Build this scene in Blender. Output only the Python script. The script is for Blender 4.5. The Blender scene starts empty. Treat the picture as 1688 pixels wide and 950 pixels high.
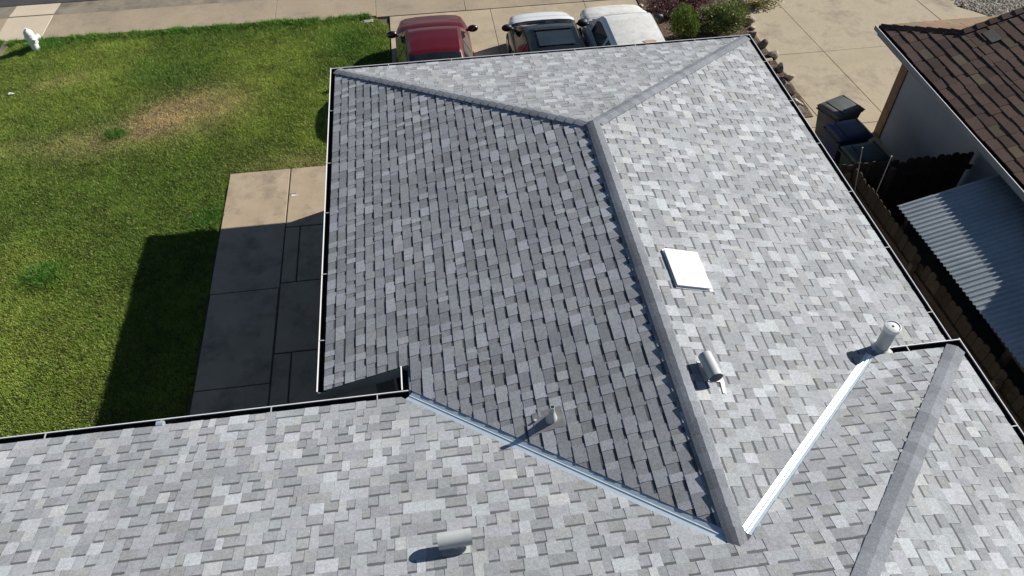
import bpy, math, random
import numpy as np
from mathutils import Vector
S = bpy.context.scene
COL = S.collection
random.seed(7)
RNG = np.random.default_rng(11)
R = math.radians

# ---------------------------------------------------------------- camera, sky, sun, exposure
CAMP = np.array((1.64878, -12.96667, 10.40439)); YAW, PIT, ROLL, FPX = -0.125314, 0.839115, -0.012875, 1254.35
def cam_axes():
    cy, sy = math.cos(YAW), math.sin(YAW)
    f = np.array([-sy*math.cos(PIT), cy*math.cos(PIT), -math.sin(PIT)]); r = np.array([cy, sy, 0.]); u = np.cross(r, f)
    return math.cos(ROLL)*r+math.sin(ROLL)*u, -math.sin(ROLL)*r+math.cos(ROLL)*u, f
CR, CU, CF = cam_axes()
cam = bpy.data.cameras.new('camera'); co = bpy.data.objects.new('camera', cam); COL.objects.link(co)
cam.sensor_width = 36; cam.lens = FPX/1688*36; cam.clip_end = 3000
from mathutils import Matrix
co.matrix_world = Matrix([[CR[0], CU[0], -CF[0], CAMP[0]], [CR[1], CU[1], -CF[1], CAMP[1]], [CR[2], CU[2], -CF[2], CAMP[2]], [0, 0, 0, 1]])
S.camera = co
def pix(P):                                    # used only to find which shingles show largest
    d = np.asarray(P)-CAMP
    return np.array([844+FPX*(d@CR)/(d@CF), 475-FPX*(d@CU)/(d@CF)])

SUN = Vector((1.63, 0.615, 1.0)).normalized()
wd = bpy.data.worlds.new('World'); S.world = wd; wd.use_nodes = True
nt = wd.node_tree; sk = nt.nodes.new('ShaderNodeTexSky'); sk.sky_type = 'NISHITA'; sk.sun_disc = False; sk.air_density = .8; sk.dust_density = .3; sk.ozone_density = 2.
sk.sun_elevation = math.asin(SUN.z); sk.sun_rotation = math.atan2(SUN.x, SUN.y)
nt.links.new(sk.outputs[0], nt.nodes['Background'].inputs[0]); nt.nodes['Background'].inputs[1].default_value = 0.05
sl = bpy.data.lights.new('sun', 'SUN'); sl.energy = 5.0; sl.angle = R(0.5); sl.color = (1, .955, .88)
so = bpy.data.objects.new('sun', sl); COL.objects.link(so); so.location = (20, 8, 30)
so.rotation_euler = SUN.to_track_quat('Z', 'Y').to_euler()
S.view_settings.view_transform = 'Standard'; S.view_settings.look = 'None'; S.view_settings.gamma = 1
S.view_settings.exposure = 0.36

# ---------------------------------------------------------------- materials
MATS = {}
def node_mat(name):
    m = bpy.data.materials.new(name); m.use_nodes = True; MATS[name] = m
    return m, m.node_tree, m.node_tree.nodes['Principled BSDF']
def mat(name, c1, c2=None, scale=3.0, rough=.8, metal=0., detail=6, bump=0., bscale=60., fine=0., fscale=180., lo=.35, hi=.65, spec=.5, coat=0., c3=None, s3=.6):
    """two tone noise in world space, an optional third stain tone, fine grain and fine relief"""
    m, t, b = node_mat(name); N = t.nodes; Lk = t.links.new
    b.inputs['Roughness'].default_value = rough; b.inputs['Metallic'].default_value = metal
    b.inputs['Specular IOR Level'].default_value = spec; b.inputs['Coat Weight'].default_value = coat; b.inputs['Coat Roughness'].default_value = .05
    g = N.new('ShaderNodeNewGeometry'); pos = g.outputs['Position']
    def noise(sc, det, ro=.6):
        n = N.new('ShaderNodeTexNoise'); n.inputs['Scale'].default_value = sc; n.inputs['Detail'].default_value = det; n.inputs['Roughness'].default_value = ro
        Lk(pos, n.inputs['Vector']); return n.outputs['Fac']
    def remap(f, a, c):
        r = N.new('ShaderNodeMapRange'); r.inputs['From Min'].default_value = a; r.inputs['From Max'].default_value = c; Lk(f, r.inputs['Value']); return r.outputs[0]
    def mix(f, a, c, kind='MIX'):
        x = N.new('ShaderNodeMix'); x.data_type = 'RGBA'; x.blend_type = kind
        if isinstance(f, float): x.inputs['Factor'].default_value = f
        else: Lk(f, x.inputs['Factor'])
        for v, i in ((a, 6), (c, 7)):
            if isinstance(v, tuple): x.inputs[i].default_value = (*v, 1)
            else: Lk(v, x.inputs[i])
        return x.outputs[2]
    col = mix(remap(noise(scale, detail), lo, hi), c1, c2 or c1)
    if c3: col = mix(remap(noise(s3, 9, .72), .49, .68), col, c3)
    if fine: col = mix(fine, col, mix(remap(noise(fscale, 3), .3, .7), (.25, .25, .25), (1.6, 1.6, 1.6)), 'MULTIPLY')
    Lk(col, b.inputs['Base Color'])
    if bump:
        bn = N.new('ShaderNodeBump'); bn.inputs['Strength'].default_value = bump; bn.inputs['Distance'].default_value = .01
        Lk(noise(bscale, 5), bn.inputs['Height']); Lk(bn.outputs[0], b.inputs['Normal'])
    return m
def tone_mat(name, rough=.9, fine=.35, fscale=220., bump=.3, spec=.3, trans=0., big=.0, mid=0.):
    """base colour from the per-piece 'tone' attribute, broken by granule noise"""
    m, t, b = node_mat(name); N = t.nodes; Lk = t.links.new
    b.inputs['Roughness'].default_value = rough; b.inputs['Specular IOR Level'].default_value = spec
    a = N.new('ShaderNodeAttribute'); a.attribute_name = 'tone'; g = N.new('ShaderNodeNewGeometry')
    col = a.outputs['Color']
    def mul(col, sc, det, f, lo, hi, x0=.3, x1=.7):
        n = N.new('ShaderNodeTexNoise'); n.inputs['Scale'].default_value = sc; n.inputs['Detail'].default_value = det; Lk(g.outputs['Position'], n.inputs['Vector'])
        r = N.new('ShaderNodeMapRange'); r.inputs['From Min'].default_value = x0; r.inputs['From Max'].default_value = x1; r.inputs['To Min'].default_value = lo; r.inputs['To Max'].default_value = hi; Lk(n.outputs['Fac'], r.inputs['Value'])
        x = N.new('ShaderNodeMix'); x.data_type = 'RGBA'; x.blend_type = 'MULTIPLY'; x.inputs['Factor'].default_value = f
        Lk(col, x.inputs[6]); Lk(r.outputs[0], x.inputs[7]); return x.outputs[2], n
    if fine: col, n1 = mul(col, fscale, 2, fine, .35, 1.55)
    if mid: col, _ = mul(col, 28., 4, mid, .62, 1.28)
    if big: col, _ = mul(col, 1.3, 5, big, .6, 1.25)
    Lk(col, b.inputs['Base Color'])
    if bump and fine:
        bn = N.new('ShaderNodeBump'); bn.inputs['Strength'].default_value = bump; bn.inputs['Distance'].default_value = .004
        Lk(n1.outputs['Fac'], bn.inputs['Height']); Lk(bn.outputs[0], b.inputs['Normal'])
    if trans:
        b.inputs['Transmission Weight'].default_value = 0
        tr = N.new('ShaderNodeBsdfTranslucent'); Lk(col, tr.inputs['Color']); mx = N.new('ShaderNodeMixShader'); mx.inputs[0].default_value = trans
        Lk(b.outputs[0], mx.inputs[1]); Lk(tr.outputs[0], mx.inputs[2]); Lk(mx.outputs[0], N['Material Output'].inputs['Surface'])
    return m
tone_mat('shingle', fine=.55, fscale=150., big=.3, mid=.35)
tone_mat('brown_shingle', fine=.5, fscale=60., bump=.5, big=.5)
tone_mat('grass', rough=.6, fine=0, trans=.25, spec=.25)
tone_mat('leaf', rough=.5, fine=0, trans=.2, spec=.35)
tone_mat('pebble', fine=.4, fscale=90.)
tone_mat('wood', fine=.5, fscale=35., bump=.5, big=.4)
mat('deck', (.05, .05, .055), (.07, .07, .07), 8)
mat('soil', (.075, .055, .035), (.12, .09, .055), 5, fine=.5, fscale=60, bump=.5)
mat('dirt', (.10, .085, .065), (.16, .135, .10), 1.2, fine=.5, fscale=50, bump=.4, c3=(.07, .06, .05))
mat('concrete', (.40, .325, .225), (.49, .405, .29), 1.1, rough=.9, fine=.22, fscale=70, bump=.25, bscale=90, c3=(.34, .285, .21), s3=.9)
mat('concrete_old', (.34, .275, .19), (.42, .345, .245), 1.6, rough=.9, fine=.25, fscale=60, bump=.25, bscale=90, c3=(.24, .20, .155), s3=.8)
mat('concrete_new', (.56, .475, .36), (.62, .53, .40), 1.2, rough=.9, fine=.18, fscale=70, bump=.2, bscale=90)
mat('walk_concrete', (.40, .315, .215), (.47, .375, .265), 1.5, rough=.85, fine=.2, fscale=70, bump=.25, bscale=80, c3=(.24, .195, .145), s3=1.3)
mat('nb_concrete', (.40, .335, .235), (.49, .415, .30), .9, rough=.9, fine=.25, fscale=60, bump=.25, bscale=90, c3=(.25, .205, .15), s3=.9)
mat('curb_concrete', (.21, .185, .14), (.31, .265, .20), 1.5, fine=.3, fscale=50, bump=.3, c3=(.13, .115, .09), s3=1.3)
mat('asphalt', (.05, .05, .052), (.075, .073, .07), 2, fine=.5, fscale=80, bump=.4)
mat('joint_fill', (.075, .06, .043), (.12, .095, .065), 9)
mat('wall_paint', (.30, .31, .31), (.34, .345, .345), 2, rough=.85, bump=.3, bscale=45, fine=.08)
mat('trim_dark', (.30, .33, .32), (.35, .38, .37), 3, rough=.6)
mat('white_paint', (.72, .72, .71), (.78, .78, .77), 4, rough=.5)
mat('gutter_white', (.80, .80, .80), (.86, .86, .86), 4, rough=.4)
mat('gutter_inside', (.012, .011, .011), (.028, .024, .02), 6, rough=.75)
mat('galvanised', (.63, .74, .82), (.72, .82, .89), 9, rough=.38, metal=.55)  # blue of the reflected sky is tinted into the base colour
mat('vent_paint', (.44, .46, .46), (.50, .52, .51), 6, rough=.45)
mat('vent_plastic', (.70, .72, .72), (.76, .78, .77), 6, rough=.35)
mat('attic_white', (.84, .85, .85), (.88, .89, .89), 6, rough=.35)
mat('black_hole', (.01, .01, .01), (.015, .015, .015), 6)
mat('pane', (.02, .025, .028), (.05, .04, .03), 2.5, rough=.06, spec=.6)
mat('corrugated', (.34, .39, .42), (.42, .47, .50), 2.2, rough=.42, metal=.6, fine=.12, fscale=40)
mat('nb_wall', (.25, .28, .32), (.29, .32, .36), 1.5, rough=.85, bump=.3, bscale=50, fine=.08)
mat('brown_trim', (.15, .085, .04), (.22, .13, .07), 5, rough=.7, fine=.3, fscale=25)
mat('fascia_grey', (.17, .19, .21), (.21, .23, .25), 3, rough=.6)
mat('post_wood', (.12, .09, .06), (.17, .13, .09), 4, rough=.85, fine=.3, fscale=30)
mat('rod', (.26, .27, .26), (.33, .33, .32), 8, rough=.5)
mat('red_paint', (.088, .005, .008), (.10, .006, .010), 3, rough=.3, coat=.45, spec=.35)
mat('black_paint', (.008, .010, .013), (.011, .013, .016), 3, rough=.08, spec=.5)
mat('white_car', (.72, .74, .76), (.78, .79, .80), 4, rough=.3, coat=.8)
mat('faded_white', (.60, .60, .58), (.70, .70, .68), 5, rough=.7, c3=(.50, .49, .47), s3=3.5, fine=.08, fscale=30)
mat('rust', (.36, .22, .13), (.52, .42, .34), 22, rough=.85)
mat('glass', (.012, .015, .018), (.018, .022, .025), 3, rough=.03, spec=.8)
mat('glass_blue', (.018, .026, .034), (.03, .04, .05), 3, rough=.07, spec=.8)
mat('sunshade', (.72, .73, .73), (.80, .80, .79), 5, rough=.35)
mat('black_plastic', (.015, .015, .016), (.025, .025, .026), 6, rough=.5)
mat('tyre', (.018, .018, .018), (.03, .03, .03), 8, rough=.8)
mat('rim', (.45, .45, .46), (.55, .55, .56), 8, rough=.3, metal=.8)
mat('lamp_clear', (.6, .62, .65), (.7, .72, .74), 6, rough=.1)
mat('lamp_red', (.25, .01, .01), (.3, .015, .015), 6, rough=.15)
mat('bin_black', (.065, .07, .07), (.095, .10, .10), 6, rough=.5)
mat('bin_blue', (.02, .03, .085), (.026, .038, .10), 4, rough=.5)
mat('bin_green', (.025, .045, .045), (.035, .06, .058), 4, rough=.5)
mat('hydrant_paint', (.78, .78, .77), (.86, .86, .85), 9, rough=.5)
mat('rock', (.34, .28, .20), (.50, .44, .35), 6, rough=.9, fine=.35, fscale=30, bump=.6, bscale=25, lo=.3, hi=.7)
mat('rock_dark', (.10, .095, .085), (.20, .18, .15), 6, rough=.9, fine=.3, fscale=30, bump=.6, bscale=25)
mat('bark', (.07, .05, .035), (.11, .08, .06), 12, rough=.9)
mat('lid_grey', (.26, .30, .24), (.34, .37, .31), 9, rough=.8)

# ---------------------------------------------------------------- helpers
def tag(o, label=None, cat=None, group=None, kind=None):
    if label: o['label'] = label
    if cat: o['category'] = cat
    if group: o['group'] = group
    if kind: o['kind'] = kind
    return o
def empty(name, loc=(0, 0, 0), rz=0., label=None, cat=None, group=None):
    o = bpy.data.objects.new(name, None); COL.objects.link(o); o.location = loc; o.rotation_euler = (0, 0, rz); o.empty_display_size = .2
    return tag(o, label, cat, group)
def link(name, me, m, parent=None):
    if m and not me.materials: me.materials.append(MATS[m])
    o = bpy.data.objects.new(name, me); COL.objects.link(o)
    if parent is not None: o.parent = parent
    return o
class MB:
    def __init__(s): s.v = []; s.f = []; s.t = []
    def add(s, vs, fs, tone=None):
        k = len(s.v); s.v += [tuple(map(float, p)) for p in vs]
        for f in fs: s.f.append(tuple(i+k for i in f)); s.t.append(tone or (.3, .3, .3))
        return s
    def box(s, a, b, tone=None):
        (x0, y0, z0), (x1, y1, z1) = a, b
        return s.add([(x0, y0, z0), (x1, y0, z0), (x1, y1, z0), (x0, y1, z0), (x0, y0, z1), (x1, y0, z1), (x1, y1, z1), (x0, y1, z1)],
                     [(0, 3, 2, 1), (4, 5, 6, 7), (0, 1, 5, 4), (1, 2, 6, 5), (2, 3, 7, 6), (3, 0, 4, 7)], tone)
    def prism(s, poly, z0, z1, tone=None):
        """flat polygon (x, y) or (x, y, z) extruded between z0 and z1 (offsets when points carry z)"""
        n = len(poly); lo = [(p[0], p[1], (p[2] if len(p) > 2 else 0)+z0) for p in poly]; hi = [(p[0], p[1], (p[2] if len(p) > 2 else 0)+z1) for p in poly]
        return s.add(lo+hi, [tuple(range(n-1, -1, -1)), tuple(range(n, 2*n))]+[(i, (i+1) % n, n+(i+1) % n, n+i) for i in range(n)], tone)
    def tube(s, A, B, ra, rb=None, n=12, caps=True, tone=None):
        A = Vector(A); B = Vector(B); rb = ra if rb is None else rb; d = (B-A).normalized()
        u = d.orthogonal().normalized(); w = d.cross(u)
        vs = [A+(u*math.cos(a)+w*math.sin(a))*ra for a in np.linspace(0, 2*math.pi, n, endpoint=False)]+[B+(u*math.cos(a)+w*math.sin(a))*rb for a in np.linspace(0, 2*math.pi, n, endpoint=False)]
        fs = [(i, (i+1) % n, n+(i+1) % n, n+i) for i in range(n)]
        if caps: fs += [tuple(range(n-1, -1, -1)), tuple(range(n, 2*n))]
        return s.add(vs, fs, tone)
    def lathe(s, prof, n=20, C=(0, 0, 0), tone=None):
        vs = [(C[0]+r*math.cos(2*math.pi*k/n), C[1]+r*math.sin(2*math.pi*k/n), C[2]+z) for r, z in prof for k in range(n)]
        return s.add(vs, [(j*n+k, j*n+(k+1) % n, (j+1)*n+(k+1) % n, (j+1)*n+k) for j in range(len(prof)-1) for k in range(n)], tone)
    def sweep(s, prof, A, B, out, up=(0, 0, 1), tone=None, caps=True):
        """open profile of (out, up) points swept from A to B"""
        A = np.array(A, float); B = np.array(B, float); o = np.array(out, float); u = np.array(up, float); n = len(prof)
        vs = [P+o*a+u*b for P in (A, B) for a, b in prof]
        return s.add(vs, [(i, i+1, n+i+1, n+i) for i in range(n-1)], tone)
    def mesh(s, name, smooth=False, tones=False):
        me = bpy.data.meshes.new(name); me.from_pydata(s.v, [], s.f); me.update()
        if smooth: me.polygons.foreach_set('use_smooth', [True]*len(me.polygons))
        if tones:
            at = me.attributes.new('tone', 'FLOAT_COLOR', 'FACE'); at.data.foreach_set('color', np.array([(*t, 1) for t in s.t], np.float32).ravel())
        return me
    def build(s, name, m, parent=None, smooth=False, tones=False, bevel=0., seg=2, auto=None):
        me = s.mesh(name, smooth, tones)
        o = link(name, me, m, parent)
        if auto is not None: me.shade_smooth() if hasattr(me, 'shade_smooth') else None; me.set_sharp_from_angle(angle=R(auto))
        if bevel: b = o.modifiers.new('bevel', 'BEVEL'); b.width = bevel; b.segments = seg; b.limit_method = 'ANGLE'
        return o
def np_mesh(name, V, F, tones=None, smooth=False):
    """V (n,3); F (m,k) same-sized faces; tones (m,3)"""
    me = bpy.data.meshes.new(name); V = np.asarray(V, np.float32); F = np.asarray(F, np.int32); k = F.shape[1]
    me.vertices.add(len(V)); me.vertices.foreach_set('co', V.ravel()); me.loops.add(F.size); me.loops.foreach_set('vertex_index', F.ravel())
    me.polygons.add(len(F)); me.polygons.foreach_set('loop_start', np.arange(0, F.size, k, dtype=np.int32)); me.polygons.foreach_set('loop_total', np.full(len(F), k, np.int32))
    me.update(calc_edges=True)
    if tones is not None:
        at = me.attributes.new('tone', 'FLOAT_COLOR', 'FACE'); c = np.ones((len(F), 4), np.float32); c[:, :3] = tones; at.data.foreach_set('color', c.ravel())
    if smooth: me.polygons.foreach_set('use_smooth', np.ones(len(F), bool))
    return me

# ---------------------------------------------------------------- the setting: ground, street, slabs
tag(MB().add([(-900, -900, -.03), (900, -900, -.03), (900, 900, -.03), (-900, 900, -.03)], [(0, 1, 2, 3)]).build('ground', 'dirt'), kind='structure')
tag(MB().box((-200, 8.75, -.05), (200, 17, -.004)).build('street', 'asphalt'), kind='structure')
lawn = tag(MB().prism([(-9.0, -9), (.84, -9), (.84, 5.6), (.74, 6.2), (.45, 6.62), (.2, 6.74), (-9.0, 6.8)], -.05, .0).build('lawn', 'soil'), kind='structure')
def slabs(name, base_poly, quads, m, z=.03, joint='joint_fill', gap=.0045):
    b = tag(MB().prism(base_poly, -.06, z-.012).build(name, joint), kind='structure')
    for q in quads:
        mm = m
        if len(q) == 2: q, mm = q
        c = np.mean(q, 0); pts = []
        for p in q:
            d = np.array(c)-np.array(p); pts.append((p[0]+math.copysign(gap, d[0]), p[1]+math.copysign(gap, d[1])))
        MB().prism(pts, -.05, z+random.uniform(-.003, .003)).build('slab', mm, b, bevel=.006, seg=1)
    return b
def rq(x0, x1, y0, y1): return [(x0, y0), (x1, y0), (x1, y1), (x0, y1)]
slabs('sidewalk', rq(-24, 26, 6.74, 8.02), [rq(-24, -14, 6.75, 8.0), rq(-14, -9.42, 6.75, 8.0), (rq(-9.42, -8.24, 6.75, 8.0), 'concrete_new'), rq(-8.24, -2.22, 6.75, 8.0), rq(-2.22, .5, 6.62, 8.0), rq(.5, 2.93, 6.55, 8.0), rq(2.93, 6.2, 6.55, 8.0), rq(6.2, 9.3, 6.55, 8.0), rq(9.3, 14, 6.75, 8.), rq(14, 26, 6.75, 8.)], 'concrete_old')
crb = tag(MB().sweep([(-.7, -.03), (-.02, .0), (.15, .018), (.345, .022), (.345, -.06)], (-24, 8.35+.0, 0), (26, 8.35, 0), (0, -1, 0)).build('curb', 'curb_concrete'), kind='structure')
MB().sweep([(-.39, -.012), (-.02, .004), (.15, .024), (.3, .032)], (-9.42, 8.35, 0), (-8.24, 8.35, 0), (0, -1, 0)).build('slab', 'concrete_new', crb)
slabs('driveway', rq(.87, 7.65, -.7, 6.54), [rq(.86, 3.6, -.62, 3.2), rq(.86, 3.6, 3.2, 6.52), rq(3.6, 6.2, -.62, 3.2), rq(3.6, 6.2, 3.2, 6.52), rq(6.2, 7.65, -.62, 3.2), rq(6.2, 7.65, 3.2, 6.52)], 'concrete')
slabs('walkway', rq(-2.66, .56, -8.2, .33), [rq(-2.68, -1.42, -3.11, .35), rq(-2.66, -1.43, -5.25, -3.12), rq(-2.66, -1.43, -8.2, -5.26), rq(-1.40, .55, -1.49, .35), rq(-1.40, -1.13, -2.99, -1.51), rq(-1.11, .55, -2.99, -1.51), rq(-1.40, .55, -4.64, -3.01), rq(-1.41, -1.12, -8.2, -4.66), rq(-1.10, .55, -8.2, -4.66)], 'walk_concrete', z=.04)
MB().prism([(-1.36, -.52), (-1.24, -.50), (-1.22, -.56), (-1.34, -.575)], .0422, .0436).build('patch', 'white_paint', bpy.data.objects['walkway'])
MB().tube((-1.37, -.5, .046), (-1.25, -.49, .046), .009, n=6).tube((-1.25, -.49, .046), (-1.24, -.53, .046), .009, n=6).build('bracket', 'rust', bpy.data.objects['walkway'])
def sk_(x, y): return (x+.095*(5.9-y), y)
nq = []
for (xa, xb) in ((8.7, 9.92), (9.92, 11.42), (11.42, 15.2), (15.2, 19.5)):
    for (ya, yb) in ((-3.0, .12), (.12, 3.12), (3.12, 6.7)):
        nq.append([sk_(xa, ya), sk_(xb, ya), sk_(xb, yb), sk_(xa, yb)])
slabs('neighbour_driveway', [sk_(8.7, -3.02), sk_(19.5, -3.02), sk_(19.5, 6.7), sk_(8.7, 6.7)], nq, 'nb_concrete')
bed = tag(MB().prism([(7.68, 3.0), (7.68, 6.5), (8.6, 6.74), (10.7, 6.74), (10.32, 5.0), (10.26, 4.0), (10.34, 2.4), (10.32, .5), (8.2, .5), (8.2, 3.0)], -.05, .05).build('planting_bed', 'soil'), kind='structure')
tag(MB().box((-9.16, -9, -.05), (-9.0, 6.74, .035)).build('edging_strip', 'curb_concrete', bevel=.01), kind='structure')
tag(MB().box((-24, -9, -.05), (-9.16, 6.74, .0)).build('neighbour_lawn', 'soil'), kind='structure')

# ---------------------------------------------------------------- roof planes of the house
PA, PB_ = .3085, .3450
LA = math.hypot(1, PA); LB = math.hypot(1, PB_)
XR, YA = 4.004, -4.016                               # ridge of the front wing
HR = 2.5+PA*XR
YN, XN, ZN = -7.294, 1.086, 2.5+PA*1.086             # the notch at the walkway corner
Y2 = -7.779                                          # eave of the rear wing, left part
YE = Y2-(HR-ZN)/PB_                                  # where the front ridge dies into the rear slope
XC, YC = 7.762, -8.036; ZC = ZN+PB_*(Y2-YC)          # right corner of the rear wing
YRG = -12.7; ZRG = ZN+PB_*(Y2-YRG)                   # rear ridge, below the picture
EXP = .1457
house = empty('house', (4, -6, 0), 0, 'grey shingled house with hipped front wing, open metal valleys and white gutters', 'house')
HP = np.array((4., -6., 0.))
def hb(mb, name, m, parent=None, **k):
    mb.v = [(x-4., y+6., z) for x, y, z in mb.v]
    return mb.build(name, m, parent or house, **k)
def clip(poly, hp):
    a, b, c = hp; out = []
    for i in range(len(poly)):
        P, Q = poly[i], poly[(i+1) % len(poly)]; fp = a*P[0]+b*P[1]+c; fq = a*Q[0]+b*Q[1]+c
        if fp >= 0: out.append(P)
        if (fp >= 0) != (fq >= 0):
            t = fp/(fp-fq); out.append((P[0]+(Q[0]-P[0])*t, P[1]+(Q[1]-P[1])*t))
    return out
def area(p): return abs(sum(p[i][0]*p[(i+1) % len(p)][1]-p[(i+1) % len(p)][0]*p[i][1] for i in range(len(p))))/2 if len(p) > 2 else 0
def halfplane(P, Q, keep):
    """line through (s,d) points P, Q; keep the side of point keep"""
    a, b = -(Q[1]-P[1]), Q[0]-P[0]; n = math.hypot(a, b); a /= n; b /= n; c = -(a*P[0]+b*P[1])
    return (a, b, c) if a*keep[0]+b*keep[1]+c > 0 else (-a, -b, -c)
def shift(h, d): return (h[0], h[1], h[2]-d)
TABS = []                                            # (verts, faces, tones, centre, slope)
LIGHT, MID, DARK = 1., .70, .47
def shingle_tone(hi):
    r = random.random()
    if hi: k = random.uniform(.88, 1.0) if r < .27 else random.uniform(.71, .83) if r < .80 else random.uniform(.60, .68)
    else: k = random.uniform(.56, .68) if r < .7 else random.uniform(.68, .80)
    t = random.choice(((.945, .995, 1.05), (.96, .99, 1.07), (.935, 1.0, 1.05), (.965, .995, 1.01), (.95, .985, 1.06)))
    a = .515*k
    return tuple(a*c for c in t)
def lay(slope, O, Sd, Dd, regions, s0, s1, dmax, exp=EXP, k0=0):
    O = np.array(O, float); Sd = np.array(Sd, float); Dd = np.array(Dd, float); N = np.cross(Sd, Dd)
    if N[2] < 0: N = -N
    k = k0
    while k*exp < dmax:
        d0 = k*exp; d1 = d0+exp+.006; s = s0-random.uniform(0, .3); hi = random.random() < .5; run = 0
        while s < s1:
            w = random.choice((.085, .11, .13, .16, .19, .22)) if hi else random.choice((.075, .1, .12, .15, .19))
            w *= random.uniform(.9, 1.12)
            j = random.uniform(-.0012, .0012); dd0 = d0+random.uniform(-.0015, .0015)
            rect = [(s+.0006, dd0), (s+w-.0006, dd0), (s+w-.0006, d1), (s+.0006, d1)]
            tone = shingle_tone(hi); ht, hu = (.0092+j, .0028) if hi else (.0056+j*.6, .0004)
            hgt = lambda d: ht+(hu-ht)*(d-dd0)/(d1-dd0)
            vs, fs, ts, cen = [], [], [], None
            for reg in regions:
                poly = rect
                for h in reg:
                    poly = clip(poly, h)
                    if len(poly) < 3: break
                if area(poly) < 2e-4: continue
                P = lambda q, z: tuple(O+Sd*q[0]+Dd*q[1]+N*z)
                n = len(poly); b = len(vs)
                vs += [P(q, hgt(q[1])) for q in poly]+[P(q, -.004) for q in poly]
                for i in range(n):
                    fs.append((b+i, b+(i+1) % n, b+n+(i+1) % n, b+n+i)); ts.append((.10, .10, .105))
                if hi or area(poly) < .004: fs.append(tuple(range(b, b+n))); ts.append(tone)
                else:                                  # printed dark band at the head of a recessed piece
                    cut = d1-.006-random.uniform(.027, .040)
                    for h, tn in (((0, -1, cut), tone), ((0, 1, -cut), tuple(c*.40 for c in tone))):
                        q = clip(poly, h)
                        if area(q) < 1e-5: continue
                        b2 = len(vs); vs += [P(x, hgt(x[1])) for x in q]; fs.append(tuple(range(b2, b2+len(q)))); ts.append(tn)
                cen = np.mean([P(q, 0) for q in poly], 0); ar = area(poly)
            if cen is not None: TABS.append((vs, fs, ts, cen, slope, ar, N))
            s += w
            run += 1
            if random.random() < .86: hi = not hi
        k += 1
def deck(name, poly):
    n = len(poly)
    return hb(MB().prism([(x, y, z-.004) for x, y, z in poly], -.10, 0.), name, 'deck')
E3 = (XR, YE, HR)
# the five slopes, each a solid deck
sl_left = deck('roof_slope', [(0.02, -.02, 2.506), (XR, YA, HR), E3, (XN, Y2, ZN), (XN, YN+.02, ZN), (0.02, YN+.02, 2.506)])
YV = YE+(HR-ZC)/PB_                                  # right valley foot lies on the C eave
XV = XR+(HR-ZC)/PA
sl_right = deck('roof_slope', [(8-.02, -.02, 2.506), (8-.02, -8.6, 2.506), (XV, -8.6, HR-PA*(XV-XR)), (XV, YV, HR-PA*(XV-XR)), E3, (XR, YA, HR)])
sl_front = deck('roof_slope', [(0.02, -.02, 2.506), (8-.02, -.02, 2.506), (XR, YA, HR)])
XH = XC-(YC-YRG)
sl_rear = deck('roof_slope', [(-9, Y2-.02, ZN+.006), (XN, Y2-.02, ZN+.006), E3, (XV, YV, ZC), (XC-.02, YC-.02, ZC+.006), (XH, YRG, ZRG), (-9, YRG, ZRG)])
sl_east = deck('roof_slope', [(XC-.02, YC-.02, ZC+.006), (XC-.02, -17.3, ZC+.006), (XH, YRG, ZRG)])
hb(MB().prism([(-9, YRG, ZRG-.004), (XH, YRG, ZRG-.004), (XC-.02, -17.3, ZC), (-9, -17.3, ZC)], -.1, 0), 'roof_slope', 'deck')
VG = .085                                             # half width of bare metal in the valleys
LE = 1.02
# left slope: s along -Y, d up the slope
hipL = halfplane((0, 0), (-YA, XR*LA), (6, .3))
valL = shift(halfplane((-Y2, XN*LA), (-YE, XR*LA), (4, 4.0)), VG)
lay(sl_left, (-.02, 0, 2.5-.02*PA), (0, -1, 0), (1/LA, 0, PA/LA), [[hipL, (-1, 0, -YN-.0), (0, -1, XR*LA)], [(1, 0, YN), (0, 1, -XN*LA-.0), valL, (0, -1, XR*LA), hipL]], -.02, 10.6, XR*LA)
hipR = halfplane((0, 0), (-YA, (8-XR)*LA), (6, .3))
valR = shift(halfplane((-YV, (8-XV)*LA), (-YE, (8-XR)*LA), (4, 3.)), VG*.8)
lay(sl_right, (8.02, 0, 2.5-.02*PA), (0, -1, 0), (-1/LA, 0, PA/LA), [[hipR, (0, -1, (8-XV)*LA), (-1, 0, 8.4)], [hipR, (0, 1, -(8-XV)*LA), valR, (0, -1, (8-XR)*LA)]], -.02, 10.6, (8-XR)*LA)
hl = halfplane((0, 0), (XR, -YA*LA), (4, .2)); hr = halfplane((8, 0), (XR, -YA*LA), (4, .2))
lay(sl_front, (0, .02, 2.5-.02*PA), (1, 0, 0), (0, -1/LA, PA/LA), [[hl, hr]], -.02, 8.02, -YA*LA)
# rear slope, left part and right part share the plane; s along X, d up towards -Y from Y2
dE = (Y2-YE)*LB; dC = (Y2-YC)*LB
vL = shift(halfplane((XN, 0), (XR, dE), (-2, 2)), VG); vR = shift(halfplane((XV, (Y2-YV)*LB), (XR, dE), (7, dE)), VG*.8); hC = halfplane((XC, dC), (XH, (Y2-YRG)*LB), (0, 4))
lay(sl_rear, (0, Y2+.02, ZN-.02*PB_), (1, 0, 0), (0, -1/LB, PB_/LB), [[vL, (-1, 0, XR), (0, -1, dE)], [vR, (1, 0, -XR), (0, -1, dE), hC, (0, 1, -dC-.0)], [(0, 1, -dE), hC]], -8.8, 8., (Y2-YRG)*LB)
hE = halfplane((0, 0), ((YC-YRG), (XC-XH)*LB), (4, .3))
lay(sl_east, (XC+.02, YC, ZC-.02*PB_), (0, -1, 0), (-1/LB, 0, PB_/LB), [[hE]], -.02, 4.6, (XC-XH)*LB)
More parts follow.
